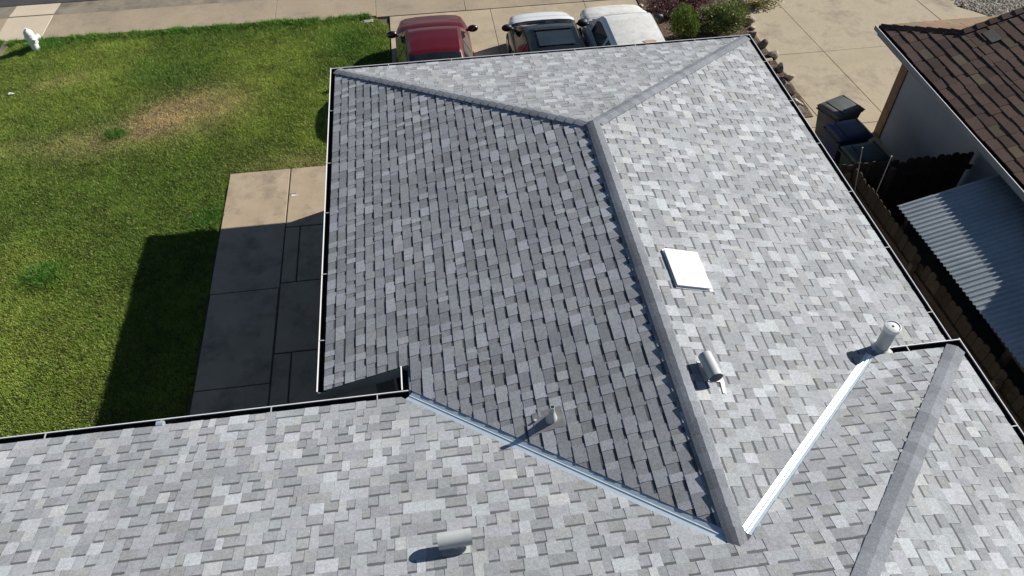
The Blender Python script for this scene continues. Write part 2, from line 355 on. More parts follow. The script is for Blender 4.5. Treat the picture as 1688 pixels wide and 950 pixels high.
# the 300 that show largest become pieces of their own, the rest one mass
def shows(t):
    c = t[3]; u, v = pix(c)
    if not (-10 < u < 1698 and -10 < v < 960): return 0
    d = c-CAMP; return t[5]*abs(t[6]@d)/np.linalg.norm(d)**3
order = sorted(range(len(TABS)), key=lambda i: -shows(TABS[i])); single = set(order[:300])
rest = MB()
for i, (vs, fs, ts, cen, slope, ar, N) in enumerate(TABS):
    mb = MB() if i in single else rest
    k = len(mb.v); mb.v += vs
    mb.f += [tuple(a+k for a in f) for f in fs]; mb.t += ts
    if i in single: hb(mb, 'shingle', 'shingle', slope, tones=True)
hb(rest, 'shingle_field', 'shingle', tones=True)['kind'] = 'stuff'

# ridge and hip caps, each one a piece
def caps(A, B, u1, u2, w=.097, pitch=.165, h0=.028, h1=.008):
    """caps from A (butts face A) to B; u1, u2 run down the two slopes at right angles to the line"""
    A = np.array(A); B = np.array(B); L = np.linalg.norm(B-A); d = (B-A)/L; u1 = np.array(u1, float); u2 = np.array(u2, float)
    n1 = np.cross(d, u1); n1 *= np.sign(n1[2])/np.linalg.norm(n1); n2 = np.cross(d, u2); n2 *= np.sign(n2[2])/np.linalg.norm(n2); up = (n1+n2)/np.linalg.norm(n1+n2)
    n = int(L/pitch); pitch = L/n
    for k in range(n):
        a = k*pitch; b = min(a+pitch*1.12, L+.01); wj = w*random.uniform(.97, 1.03); tq = random.uniform(.80, 1.10); tone = (.255*tq, .275*tq, .305*tq); q = random.uniform(.85, 1.15)
        sec = []
        for t, h in ((a, h0*q), (b, h1)):
            P = A+d*t
            sec.append([P+u1*wj-n1*.002+d*random.uniform(-.006, .006), P+u1*wj+n1*h, P+u1*.05+n1*(h+.004), P+up*(h+.006), P+u2*.05+n2*(h+.004), P+u2*wj+n2*h, P+u2*wj-n2*.002])
        mb = MB().add(sec[0]+sec[1], [(i, i+1, 8+i, 7+i) for i in range(6)], tone).add(sec[0], [tuple(range(7))], tuple(c*.5 for c in tone))
        hb(mb, 'ridge_cap', 'shingle', tones=True)
def dn(v): v = np.array(v, float); return v/np.linalg.norm(v)
def down(line, slope_dir):                            # slope_dir: any vector in the plane, made square to the line
    l = dn(line); s = np.array(slope_dir, float); s = s-l*(s@l); return dn(s)
apex = (XR, YA, HR+.004)
ln = np.array(apex)-np.array((0, 0, 2.5)); caps((.02, -.02, 2.508), np.array(apex)-.02*ln, down(ln, (-1, 0, -PA)), down(ln, (0, 1, -PA)))
ln = np.array(apex)-np.array((8, 0, 2.5)); caps((7.98, -.02, 2.508), np.array(apex)-.02*ln, down(ln, (1, 0, -PA)), down(ln, (0, 1, -PA)), h0=.026)
caps((XR, YA+.05, HR+.008), (XR, YE-.05, HR+.004), down((0, 1, 0), (-1, 0, -PA)), down((0, 1, 0), (1, 0, -PA)), pitch=.195)
ln = np.array((XH, YRG, ZRG))-np.array((XC, YC, ZC)); caps((XC-.02, YC-.02, ZC+.008), (XH, YRG, ZRG), down(ln, (0, 1, -PB_)), down(ln, (1, 0, -PB_)), pitch=.19, h0=.022, w=.105)
caps((XH, YRG, ZRG), (-8.9, YRG, ZRG), (0, .945, -.327), (0, -.945, -.327), pitch=.3)
# open metal valleys with a centre rib
def valley(A, B, u1, u2, w=.115):
    A = np.array(A); B = np.array(B); u1 = np.array(u1); u2 = np.array(u2); up = np.array((0, 0, 1.))
    mb = MB(); sec = []
    for P in (A, B): sec.append([P+u1*w-up*.003, P+u1*.016-up*.001, P+up*.010, P+u2*.016-up*.001, P+u2*w-up*.003])
    mb.add(sec[0]+sec[1], [(i, i+1, 6+i, 5+i) for i in range(4)])
    return hb(mb, 'valley_flashing', 'galvanised')
vd = np.array(E3)-np.array((XN, Y2, ZN)); f0 = dn(vd)
valley(np.array((XN, Y2, ZN))-f0*.04, np.array(E3)-f0*.10, -down(vd, (-1, 0, -PA)), -down(vd, (0, 1, -PB_)))
vd = np.array(E3)-np.array((XV, YV, ZC)); f0 = dn(vd)
valley(np.array((XV, YV, ZC))-f0*.05, np.array(E3)-f0*.16, -down(vd, (1, 0, -PA)), -down(vd, (0, 1, -PB_)))
# gutters
def gutter(A, B, out, hang, z_in=-.012):
    A = np.array(A, float); B = np.array(B, float); o = np.array(out, float)
    A = A-o*.0; g = hb(MB().sweep([(-.012, -.02), (-.012, -.115), (.084, -.115), (.108, -.06), (.108, -.024)], A, B, o)
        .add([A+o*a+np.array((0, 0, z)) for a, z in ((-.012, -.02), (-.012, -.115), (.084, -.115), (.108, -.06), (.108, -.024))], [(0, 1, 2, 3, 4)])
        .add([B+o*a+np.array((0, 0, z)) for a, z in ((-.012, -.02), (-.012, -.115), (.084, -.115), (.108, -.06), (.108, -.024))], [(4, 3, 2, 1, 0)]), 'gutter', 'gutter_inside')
    hb(MB().sweep([(.086, -.119), (.111, -.062), (.111, -.020), (.113, -.011), (.124, -.010), (.127, -.02), (.114, -.06), (.09, -.122), (.086, -.119)], A, B, o), 'gutter_lip', 'gutter_white', g)
    d = (B-A)/np.linalg.norm(B-A)
    for h in hang:
        P = A+d*h; Q = P+o*.118
        hb(MB().add([P-d*.006+np.array((0, 0, -.012)), P+d*.006+np.array((0, 0, -.012)), Q+d*.006+np.array((0, 0, -.009)), Q-d*.006+np.array((0, 0, -.009)),
                     P-d*.006+np.array((0, 0, -.02)), P+d*.006+np.array((0, 0, -.02)), Q+d*.006+np.array((0, 0, -.018)), Q-d*.006+np.array((0, 0, -.018))],
                    [(0, 1, 2, 3), (7, 6, 5, 4), (0, 4, 5, 1), (1, 5, 6, 2), (2, 6, 7, 3), (3, 7, 4, 0)]), 'gutter_hanger', 'vent_paint', g)
    return g
ez = 2.5
gutter((0.008, .13, ez), (0.008, YN, ez), (-1, 0, 0), [1.4, 2.88, 4.1, 5.4, 6.61])
gutter((-.12, -.008, ez), (8.12, -.008, ez), (0, 1, 0), [1.1, 2.3, 3.5, 4.7, 5.9, 7.1])
gutter((7.992, .13, ez), (7.992, -8.3, ez), (1, 0, 0), [1.0, 2.3, 3.54, 4.78, 6.03, 7.28])
gutter((XN+.008, YN+.0, ZN), (XN+.008, Y2+.13, ZN), (-1, 0, 0), [])
gutter((-8.9, Y2-.008, ZN), (XN+.008, Y2-.008, ZN), (0, 1, 0), [2.0, 3.3, 4.55, 5.79, 7.08, 8.34, 9.58])
gutter((6.72, YC-.008, ZC), (XC+.12, YC-.008, ZC), (0, 1, 0), [.45])
gutter((XC-.008, YC+.13, ZC), (XC-.008, -14, ZC), (1, 0, 0), [1.27, 2.5, 3.7])
# a small half-round strap on the rear gutter
hb(MB().tube((-1.86, Y2+.04, ZN-.02), (-1.78, Y2+.04, ZN-.02), .045, n=14), 'gutter_strap', 'galvanised')
# fascia, barge board and soffits
def board(a, b, name='fascia', m='trim_dark'): return hb(MB().box(a, b), name, m)
board((.03, -.1, 2.5-.17), (7.97, -.03, 2.485)); board((.03, YN+.03, 2.5-.17), (.06, -.1, 2.485)); board((7.94, -8.5, 2.5-.17), (7.97, -.1, 2.485))
board((-9, Y2-.06, ZN-.17), (XN+.02, Y2-.03, ZN-.02)); board((6.75, YC-.06, ZC-.17), (XC-.02, YC-.03, ZC-.02)); board((XC-.06, -17, ZC-.17), (XC-.03, YC-.06, ZC-.02))
hb(MB().add([(0.0, YN-.005, 2.49), (XN+.02, YN-.005, ZN-.005), (XN+.02, YN-.005, ZN-.18), (0.0, YN-.005, 2.49-.18), (0, YN+.03, 2.49), (XN+.02, YN+.03, ZN-.005), (XN+.02, YN+.03, ZN-.18), (0, YN+.03, 2.49-.18)],
            [(0, 3, 2, 1), (4, 5, 6, 7), (0, 1, 5, 4), (3, 7, 6, 2), (0, 4, 7, 3), (1, 2, 6, 5)]), 'barge_board', 'trim_dark')
board((XN-.03, Y2, ZN-.17), (XN+.03, YN, ZN-.02)); board((-.1, YN-.012, 2.36), (.06, YN+.0, 2.47), 'gutter_end', 'trim_dark')
for a, b in (((.06, -.68, 2.33), (7.94, -.1, 2.345)), ((.06, -6.95, 2.33), (.6, -.68, 2.345)), ((7.4, -8.4, 2.33), (7.94, -.68, 2.345)), ((-9, -8.35, ZN-.17), (XN, Y2-.06, ZN-.155))): board(a, b, 'soffit')
# walls
for a, b in (((.55, -.8, -.03), (7.45, -.65, 2.6)), ((.55, -6.9, -.03), (.7, -.8, 2.6)), ((.7, -6.9, -.03), (1.75, -6.75, 2.52)), ((1.6, -8.3, -.03), (1.75, -6.9, 2.78)), ((-8.6, -8.45, -.03), (1.75, -8.3, 2.84)),
             ((7.3, -8.6, -.03), (7.45, -.8, 2.6)), ((7.2, -16.8, -.03), (7.35, -8.6, 3.0)), ((-8.6, -16.95, -.03), (7.2, -16.8, 2.95)), ((-8.75, -16.8, -.03), (-8.6, -8.45, 4.0)), ((XV-.1, -8.75, 2.2), (7.3, -8.6, 3.0))):
    board(a, b, 'wall', 'wall_paint')
w_ = board((.80, -6.925, 1.0), (1.5, -6.895, 2.12), 'window', 'white_paint'); board((.84, -6.932, 1.04), (1.46, -6.928, 2.08), 'pane', 'pane', ) .parent = w_
for i in range(4):
    for j in range(4): board((1.05+i*1.22, -.655, .05+j*.54), (2.22+i*1.22, -.615, .56+j*.54), 'garage_door_panel', 'white_paint')
# downspout at the front right corner
hb(MB().tube((8.04, -.3, 2.4), (7.98, -.3, 2.3), .035, n=8).tube((7.98, -.3, 2.3), (7.52, -.3, 2.05), .035, n=8).tube((7.52, -.3, 2.05), (7.52, -.3, .1), .035, n=8), 'downspout', 'fascia_grey')

# ---------------------------------------------------------------- roof vents (parts of the house)
def zl(x): return 2.5+PA*x
def zr(x): return HR-PA*(x-XR)
def zb(y): return ZN+PB_*(Y2-y)
vx, vy = 2.615, -8.60
vp = hb(MB().tube((vx, vy, zl(vx)-.05), (vx, vy, zl(vx)+.24), .026, n=16), 'vent_pipe', 'vent_paint', auto=40)
hb(MB().lathe([(.07, -.03), (.066, .01), (.045, .07), (.031, .14), (.028, .145)], 20, (vx, vy, zl(vx))), 'collar', 'vent_paint', vp, auto=60)
hb(MB().tube((vx, vy, zl(vx)+.2401), (vx, vy, zl(vx)+.2405), .021, n=16), 'pipe_mouth', 'black_hole', vp)  # black disc on the closed top, painted for the dark inside the pipe
hb(MB().add([(vx-.2, vy-.13, zl(vx-.2)+.009), (vx+.12, vy-.13, zl(vx+.12)+.009), (vx+.12, vy+.13, zl(vx+.12)+.009), (vx-.2, vy+.13, zl(vx-.2)+.009)], [(0, 1, 2, 3)]), 'flashing', 'shingle', vp, tones=True)
hb(MB().tube((2.44, -8.57, zl(2.44)), (2.44, -8.57, zl(2.44)+.03), .014, n=8), 'nail_cap', 'vent_paint', vp)
def tvent(x, y, zf, ax, plate):
    z = zf(x, y); a = np.array(ax, float); P = np.array((x, y, z+.135))
    root = hb(MB().tube((x, y, z-.06), (x, y, z+.13), .062, n=18), 'roof_vent', 'vent_paint', auto=40)
    sd = np.cross(a, (0, 0, 1))
    mb = MB(); n = 20; ri, ro = .072, .076
    hood = hb(mb.tube(P-a*.155, P+a*.155, ro, n=24, caps=False).tube(P+a*.155, P-a*.155, ri, n=24, caps=False), 'hood', 'vent_paint', root, auto=40)
    hb(MB().tube(P-a*.02, P+a*.02, .0715, n=20), 'baffle', 'black_plastic', root)
    hb(MB().lathe([(.12, -.055), (.115, .012), (.068, .045), (.063, .05)], 22, (x, y, z)), 'collar', 'vent_paint', root, auto=60)
    (x0, y0), (x1, y1) = plate
    q = [(x0, y0), (x1, y0), (x1, y1), (x0, y1)]
    hb(MB().add([(px, py, zf(px, py)+.012) for px, py in q]+[(px, py, zf(px, py)+.002) for px, py in q], [(0, 1, 2, 3), (0, 4, 5, 1), (1, 5, 6, 2), (2, 6, 7, 3), (3, 7, 4, 0)]), 'flashing', 'vent_paint', root)
tvent(4.345, -8.47, lambda x, y: zr(x), (-.1, .99, 0), ((4.26, -8.58), (4.50, -8.32)))
hb(MB().add([(4.43, -8.73, zr(4.43)+.013), (4.47, -8.73, zr(4.47)+.013), (4.50, -8.58, zr(4.5)+.013), (4.45, -8.58, zr(4.45)+.013)], [(0, 1, 2, 3)]), 'flashing', 'vent_paint', bpy.data.objects['roof_vent'])
tvent(1.47, -9.99, lambda x, y: zb(y), (1, .03, 0), ((1.34, -10.1), (1.60, -9.86)))
bx, by = 6.86, -7.90
bv = hb(MB().tube((bx, by, zr(bx)-.1), (bx, by, zr(bx)+.42), .082, n=26), 'flue_pipe', 'vent_paint', auto=40)
hb(MB().lathe([(.094, .40), (.096, .455), (.086, .46), (.086, .44), (.07, .452), (.03, .456), (.0, .456)], 26, (bx, by, zr(bx))), 'cap', 'vent_plastic', bv, auto=40)
hb(MB().tube((bx, by, zr(bx)+.4565), (bx, by, zr(bx)+.4575), .016, n=10), 'cap_hole', 'black_hole', bv)  # black disc painted for the dark of the opening
hb(MB().lathe([(.16, -.06), (.15, .01), (.1, .05), (.084, .07)], 26, (bx, by, zr(bx))), 'collar', 'vent_plastic', bv, auto=60)
# low white attic vent on the right slope
def rz_quad(x0, x1, y0, y1, h): return [(x0, y0, zr(x0)+h), (x1, y0, zr(x1)+h), (x1, y1, zr(x1)+h), (x0, y1, zr(x0)+h)]
def slab_on(x0, x1, y0, y1, h0, h1): return MB().add(rz_quad(x0, x1, y0, y1, h0)+rz_quad(x0, x1, y0, y1, h1), [(0, 3, 2, 1), (4, 5, 6, 7), (0, 1, 5, 4), (1, 2, 6, 5), (2, 3, 7, 6), (3, 0, 4, 7)])
av = hb(slab_on(4.39, 4.79, -7.17, -6.59, .0, .03), 'attic_vent', 'attic_white', bevel=.01)
hb(slab_on(4.36, 4.82, -7.20, -6.57, .032, .05), 'lid', 'attic_white', av, bevel=.012)
hb(slab_on(4.345, 4.835, -7.215, -6.555, .004, .013), 'flange', 'attic_white', av)
for yy in (-7.14, -6.66): hb(slab_on(4.47, 4.79, yy, yy+.07, .048, .0535), 'louvre', 'vent_plastic', av)

# ---------------------------------------------------------------- neighbour's house
NX, NY, NZ, NP = 10.8, .02, 2.5, .35
nh = empty('neighbour_house', (13, -5, 0), 0, 'brown shingled house with pale blue grey side wall at the right edge', 'house')
def nb(mb, name, m, parent=None, **k):
    mb.v = [(x-13., y+5., z) for x, y, z in mb.v]; return mb.build(name, m, parent or nh, **k)
nd = 1.0; XT = 16.6
nzz = lambda x: NZ+NP*(x-NX)
ndeck = nb(MB().prism([(NX+.03, NY-.03, nzz(NX+.03)), (NX+nd, NY-nd, nzz(NX+nd)), (XT, NY-nd, nzz(XT)), (XT, -14, nzz(XT)), (NX+.03, -14, nzz(NX+.03))], -.1, -.006), 'roof_slope', 'deck')
nb(MB().prism([(XT, NY-nd, nzz(XT)), (2*XT-NX, NY-nd, NZ), (2*XT-NX, -14, NZ), (XT, -14, nzz(XT))], -.1, 0), 'roof_slope', 'deck')
nfront = nb(MB().prism([(NX+.03, NY-.03, NZ+.01), (2*XT-NX, NY-.03, NZ+.01), (2*XT-NX-nd, NY-nd, nzz(NX+nd)), (NX+nd, NY-nd, nzz(NX+nd))], -.08, -.004), 'roof_slope', 'deck')
LN = math.hypot(1, NP)
def nb_tone():
    r = random.random(); k = random.uniform(.75, 1.25)
    c = (.104, .064, .050) if r < .80 else (.120, .093, .060) if r < .88 else (.084, .054, .045)
    return tuple(v*k for v in c)
def nb_lay(O, Sd, Dd, hps, s0, s1, d0_, dmax, parent, limit=None, tonef=nb_tone):
    O = np.array(O, float); Sd = np.array(Sd, float); Dd = np.array(Dd, float); N = np.cross(Sd, Dd); N *= np.sign(N[2]); n_ = 0; k = 0; e = .195
    while d0_+k*e < dmax:
        a = d0_+k*e; b = a+e+.01; s = s0-random.uniform(0, .3)
        while s < s1:
            w = random.uniform(.26, .34); j = random.uniform(-.012, .012); t0 = random.uniform(.012, .019)
            poly = [(s+.003, a+j), (s+w-.003, a+j), (s+w-.003, b), (s+.003, b)]
            for h in hps:
                poly = clip(poly, h)
                if len(poly) < 3: break
            s += w
            if area(poly) < .002: continue
            P = lambda q, z: tuple(O+Sd*q[0]+Dd*q[1]+N*z)
            n = len(poly); tn = tonef(); lift = random.uniform(-.003, .005)
            mb = MB().add([P(q, t0+lift*(q[0]-s)/w+(.003-t0)*(q[1]-a)/(b-a)) for q in poly]+[P(q, -.004) for q in poly], [tuple(range(n))]+[(i, (i+1) % n, n+(i+1) % n, n+i) for i in range(n)], tn)
            nb(mb, 'shingle', 'brown_shingle', parent, tones=True); n_ += 1
        k += 1
    return n_
# side slope facing our house: the pieces that show, then the material takes over
hipn = halfplane((0, 0), (nd, nd*LN), (4, .2))
nb_lay((NX, NY, NZ), (0, -1, 0), (1/LN, 0, NP/LN), [hipn, (1, 0, -nd*0)], 0, 5.4, 0, nd*LN, ndeck)
nb_lay((NX, NY, NZ), (0, -1, 0), (1/LN, 0, NP/LN), [(1, 0, -nd), (0, 1, -nd*LN)], nd, 4.6, nd*LN, 2.95, ndeck)
nb(MB().prism([(NX+2.77, NY-nd-.02, nzz(NX+2.77)), (XT-.02, NY-nd-.02, nzz(XT-.02)), (XT-.02, -14, nzz(XT-.02)), (NX+2.77, -14, nzz(NX+2.77))], 0, .012, (.1, .07, .055)), 'shingle_field', 'brown_shingle', tones=True)
nb(MB().prism([(NX, -5.55, nzz(NX)), (NX+2.77, -5.55, nzz(NX+2.77)), (NX+2.77, -14, nzz(NX+2.77)), (NX, -14, nzz(NX))], -.004, .012, (.1, .07, .055)), 'shingle_field', 'brown_shingle', tones=True)
nb_lay((NX, NY, NZ), (1, 0, 0), (0, -1/LN, NP/LN), [halfplane((0, 0), (nd, nd*LN), (2, .3))], 0, 4.0, 0, nd*LN, nfront, tonef=lambda: tuple(c*random.uniform(.9, 1.1) for c in (.27, .185, .115)))  # same brown roof, tones painted lighter for the sun on the front skirt
q = [(NX+1.22, NY-1.25), (NX+1.4, NY-1.25), (NX+1.4, NY-1.6), (NX+1.22, NY-1.6)]
nb(MB().prism([(x, y, nzz(x)) for x, y in q], .012, .026, (.13, .125, .11)), 'patch', 'brown_shingle', tones=True)
def ncap(A, B, u1, u2, w=.1, n=8):
    A = np.array(A); B = np.array(B); d = (B-A)/np.linalg.norm(B-A)
    for k in range(n):
        P = A+(B-A)*k/n; Q = A+(B-A)*(k+1.1)/n; tn = nb_tone()
        a = [P+u1*w+(0, 0, .01), P+(0, 0, .045), P+u2*w+(0, 0, .01), Q+u1*w+(0, 0, 0), Q+(0, 0, .025), Q+u2*w+(0, 0, 0)]
        a += [P+u1*w-(0, 0, .02), P+u2*w-(0, 0, .02)]
        nb(MB().add(a, [(0, 1, 4, 3), (1, 2, 5, 4), (0, 6, 7, 2, 1)], tn), 'ridge_cap', 'brown_shingle', tones=True)
hv = np.array((nd, -nd, NP*nd)); ncap((NX, NY, NZ+.01), np.array((NX, NY, NZ+.01))+hv, down(hv, (-1, 0, -NP)), down(hv, (0, 1, -NP)), n=7)
rv = np.array((1, 0, NP)); ncap(np.array((NX+nd, NY-nd, nzz(NX+nd)+.02)), np.array((XT, NY-nd, nzz(XT)+.02)), np.array((0, -1., 0)), np.array((0, .7, -.7)), w=.12, n=22)
# steep gable outside the view, added to cast a diagonal shadow on the patio cover
nb(MB().add([(x, y, z) for y in (-5.82, -11.) for x, z in ((11.04, 2.5), (11.04, 2.6), (12.95, 4.45), (14.86, 2.6), (14.86, 2.5))], [(0, 1, 2, 3, 4), (9, 8, 7, 6, 5)]+[(i, 5+i, 5+(i+1) % 5, (i+1) % 5) for i in range(5)], (.1, .068, .054)), 'shadow_gable', 'brown_shingle', tones=True)
# gable wall above the front skirt, walls, fascia and gutter lip
nb(MB().add([(NX+nd+.1, NY-nd-.12, nzz(NX+nd)), (2*XT-NX-nd, NY-nd-.12, nzz(NX+nd)), (XT, NY-nd-.12, nzz(XT)-.1)], [(0, 1, 2)]), 'wall', 'nb_wall')
nb(MB().box((11.45, -13.5, -.03), (11.6, -.36, 2.62)), 'wall', 'nb_wall'); nb(MB().box((11.45, -.36, -.03), (21, -.24, 2.6)), 'wall', 'brown_trim')
nb(MB().box((11.42, -.47, -.03), (11.455, -.235, 2.6)), 'corner_board', 'brown_trim')
nb(MB().box((NX+.0, -13.8, NZ-.2), (NX+.03, NY-.0, NZ-.002)), 'fascia', 'fascia_grey'); nb(MB().box((NX, NY-.03, NZ-.2), (2*XT-NX, NY, NZ-.002)), 'fascia', 'fascia_grey')
gn = nb(MB().sweep([(.0, -.0), (.0, -.06), (.07, -.06), (.075, -.004)], (NX, NY+.05, NZ), (NX, -13.8, NZ), (-1, 0, 0)), 'gutter', 'gutter_inside')
nb(MB().sweep([(.077, -.09), (.077, .0), (.088, .002), (.09, -.09), (.077, -.09)], (NX, NY+.05, NZ), (NX, -13.8, NZ), (-1, 0, 0)), 'gutter_lip', 'fascia_grey', gn)
nb(MB().sweep([(.076, .0), (.08, .006), (.09, .006), (.092, .0)], (NX, NY+.05, NZ), (NX, -13.8, NZ), (-1, 0, 0)), 'gutter_bead', 'gutter_white', gn)
nb(MB().sweep([(.0, .0), (.03, .004), (.034, -.01)], (NX, NY, NZ), (2*XT-NX, NY, NZ), (0, 1, 0)), 'drip_edge', 'black_plastic')
nb(MB().box((NX+.03, -13.5, NZ-.12), (11.45, NY-.03, NZ-.105)), 'soffit', 'fascia_grey')

# ---------------------------------------------------------------- patio cover of corrugated sheets
pc = empty('patio_cover', (10, -6, 0), 0, 'lean-to patio cover of pale corrugated metal sheets beside the brown roof', 'patio cover')
def pz(x): return 1.85+.2*(x-9.2)
def corr(y1, y0, lift):
    ys = np.arange(y1, y0-1e-6, -.088/8); n = len(ys); xs = (9.2, 11.44)
    V = [(x+.044*(-4.42-y)-10, y+.09*(x-9.2)+6, pz(x)+lift+.016*math.sin(2*math.pi*y/.088)) for x in xs for y in ys]
    V += [(x, y, z-.002) for x, y, z in V]
    F = [(i, i+1, n+i+1, n+i) for i in range(n-1)]+[(2*n+i, 3*n+i, 3*n+i+1, 2*n+i+1) for i in range(n-1)]+[(i, 2*n+i, 2*n+i+1, i+1) for i in range(n-1)]
    o = MB().add(V, F).build('corrugated_panel', 'corrugated', pc, smooth=False); return o
yy = -4.42
for i in range(9): corr(yy, yy-.86, .003*(i % 2)); yy -= .82
for x in (9.5, 11.38): MB().box((x-10-.04, -5.0, pz(x)-.24), (x-10+.04, 1.5, pz(x)-.13)).build('beam', 'post_wood', pc)
for y in (-4.5, -7.4, -10.6): MB().box((9.46-10, y+6-.045, -.03), (9.54-10, y+6+.045, pz(9.5)-.24)).build('post', 'post_wood', pc)

# ---------------------------------------------------------------- fences
def fence(name, A, B, label, hgt=1.72, side=1, pw=.138, jit=.03, sag=0.):
    A = np.array((*A, 0.)); B = np.array((*B, 0.)); L = np.linalg.norm(B-A); d = (B-A)/L; nrm = np.array((-d[1], d[0], 0))*side
    root = empty(name, tuple(A), 0, label, 'fence'); n = int(L/(pw+.006)); base = None
    for k in range(n):
        h = hgt+random.uniform(-jit, jit)+sag*math.sin(k*.7); c = pw*.26; t = k*(pw+.006); k_ = random.uniform(.7, 1.3); tilt = random.uniform(-.008, .008)
        if random.random() < .06: h -= random.uniform(.03, .1)
        pts = [(0, 0), (pw, 0), (pw+tilt, h-c), (pw-c+tilt, h), (c+tilt, h), (tilt, h-c)]
        o = random.uniform(0, .006)
        V = [d*(t+a)+nrm*o+np.array((0, 0, b)) for a, b in pts]+[d*(t+a)+nrm*(o+.018)+np.array((0, 0, b)) for a, b in pts]
        MB().add(V, [(5, 4, 3, 2, 1, 0), (6, 7, 8, 9, 10, 11)]+[(i, (i+1) % 6, 6+(i+1) % 6, 6+i) for i in range(6)], tuple(c_*k_ for c_ in (.055, .040, .027))).build('picket', 'wood', root, tones=True)
    for z in (.35, 1.35):
        V = [nrm*a+np.array((0, 0, z+b))+d*t for t in (0, L) for a, b in ((-.04, 0), (0, 0), (0, .09), (-.04, .09))]
        MB().add(V, [(0, 1, 2, 3), (7, 6, 5, 4)]+[(i, 4+i, 4+(i+1) % 4, (i+1) % 4) for i in range(4)], (.07, .05, .035)).build('rail', 'wood', root, tones=True)
    for t in np.arange(0, L+.1, 2.3):
        P = d*t-nrm*.085
        MB().box((P[0]-.045, P[1]-.045, 0), (P[0]+.045, P[1]+.045, hgt-.12), (.10, .075, .05)).build('post', 'wood', root, tones=True)
    return root
fence('picket_fence', (9.06, -3.22), (9.24, -10.2), 'weathered dark brown dog-ear picket fence running along the right side of the house', side=1)
fence('picket_fence', (7.5, -3.2), (11.43, -3.14), 'dark picket fence crossing between the two houses behind the wheeled bins', side=1, hgt=1.74)
def stake(A, B, label):
    A = Vector(A); B = Vector(B); o = empty('garden_stake', tuple(A), 0, label, 'stake', 'stakes by the fence corner')
    MB().tube((0, 0, 0), B-A, .008, n=8).build('rod', 'rod', o); MB().tube(B-A, B-A+Vector((0, 0, .012)), .014, n=8).build('tip', 'rod', o)
stake((9.22, -3.66, 0), (8.90, -3.42, 2.30), 'thin pale metal stake leaning left at the fence corner')
stake((9.14, -3.97, 0), (9.09, -3.94, 2.50), 'thin pale metal stake standing upright, right of the leaning one')

# ---------------------------------------------------------------- wheeled bins
def bin_(loc, rz, body, label):
    root = empty('wheeled_bin', loc, rz, label, 'bin', 'wheeled bins by the driveway')
    def ring(w, d, z, y0=0.): return [(-w, -d+y0, z), (w, -d+y0, z), (w, d+y0, z), (-w, d+y0, z)]
    lv = [ring(.22, .25, .1), ring(.225, .26, .3), ring(.255, .30, .62), ring(.285, .335, .93), ring(.305, .355, .94), ring(.305, .355, .985)]
    V = sum(lv, []); F = [(0, 3, 2, 1), (20, 21, 22, 23)]+[(4*j+i, 4*j+(i+1) % 4, 4*j+4+(i+1) % 4, 4*j+4+i) for j in range(5) for i in range(4)]
    MB().add(V, F).build('body', body, root, bevel=.02)
    lid = MB(); gx = np.linspace(-.315, .315, 9); gy = np.linspace(-.37, .38, 11); V = []
    for y in gy:
        for x in gx:
            e = min(.315-abs(x), min(y+.37, .38-y)); z = .99+min(e/.06, 1)*.035+.018*math.cos(x*4)
            if .16 < abs(y-.02)*1. < .2 and abs(x) < .26: z -= .012
            V.append((x, y, z))
    lid.add(V, [(j*9+i, j*9+i+1, j*9+10+i, j*9+9+i) for j in range(10) for i in range(8)])
    lo = lid.build('lid', body, root, smooth=True); m = lo.modifiers.new('s', 'SOLIDIFY'); m.thickness = .02
    MB().box((-.25, -.19, 1.036), (.25, -.165, 1.052)).build('lid_rib', 'black_plastic', lo); MB().box((-.25, .29, 1.03), (.25, .31, 1.046)).build('lid_rib', 'black_plastic', lo)
    MB().tube((-.27, -.41, .96), (.27, -.41, .96), .016, n=8).tube((-.27, -.35, .93), (-.27, -.41, .96), .016, n=8).tube((.27, -.35, .93), (.27, -.41, .96), .016, n=8).build('handle', 'black_plastic', root)
    for x in (-.29, .24):
        w = MB().tube((x, -.25, .13), (x+.05, -.25, .13), .13, n=18).build('wheel', 'tyre', root, auto=40); MB().tube((x-.003, -.25, .13), (x+.053, -.25, .13), .05, n=12).build('hub', 'bin_black', w)
    return root
bin_((10.20, -.55, .03), R(-68), 'bin_black', 'charcoal wheeled bin at the far end of the row, catching the sun')
bin_((10.02, -1.32, .03), R(-84), 'bin_blue', 'blue lidded wheeled bin in the middle of the row')
bin_((10.03, -2.08, .03), R(-84), 'bin_green', 'dark green wheeled bin nearest the cross fence')

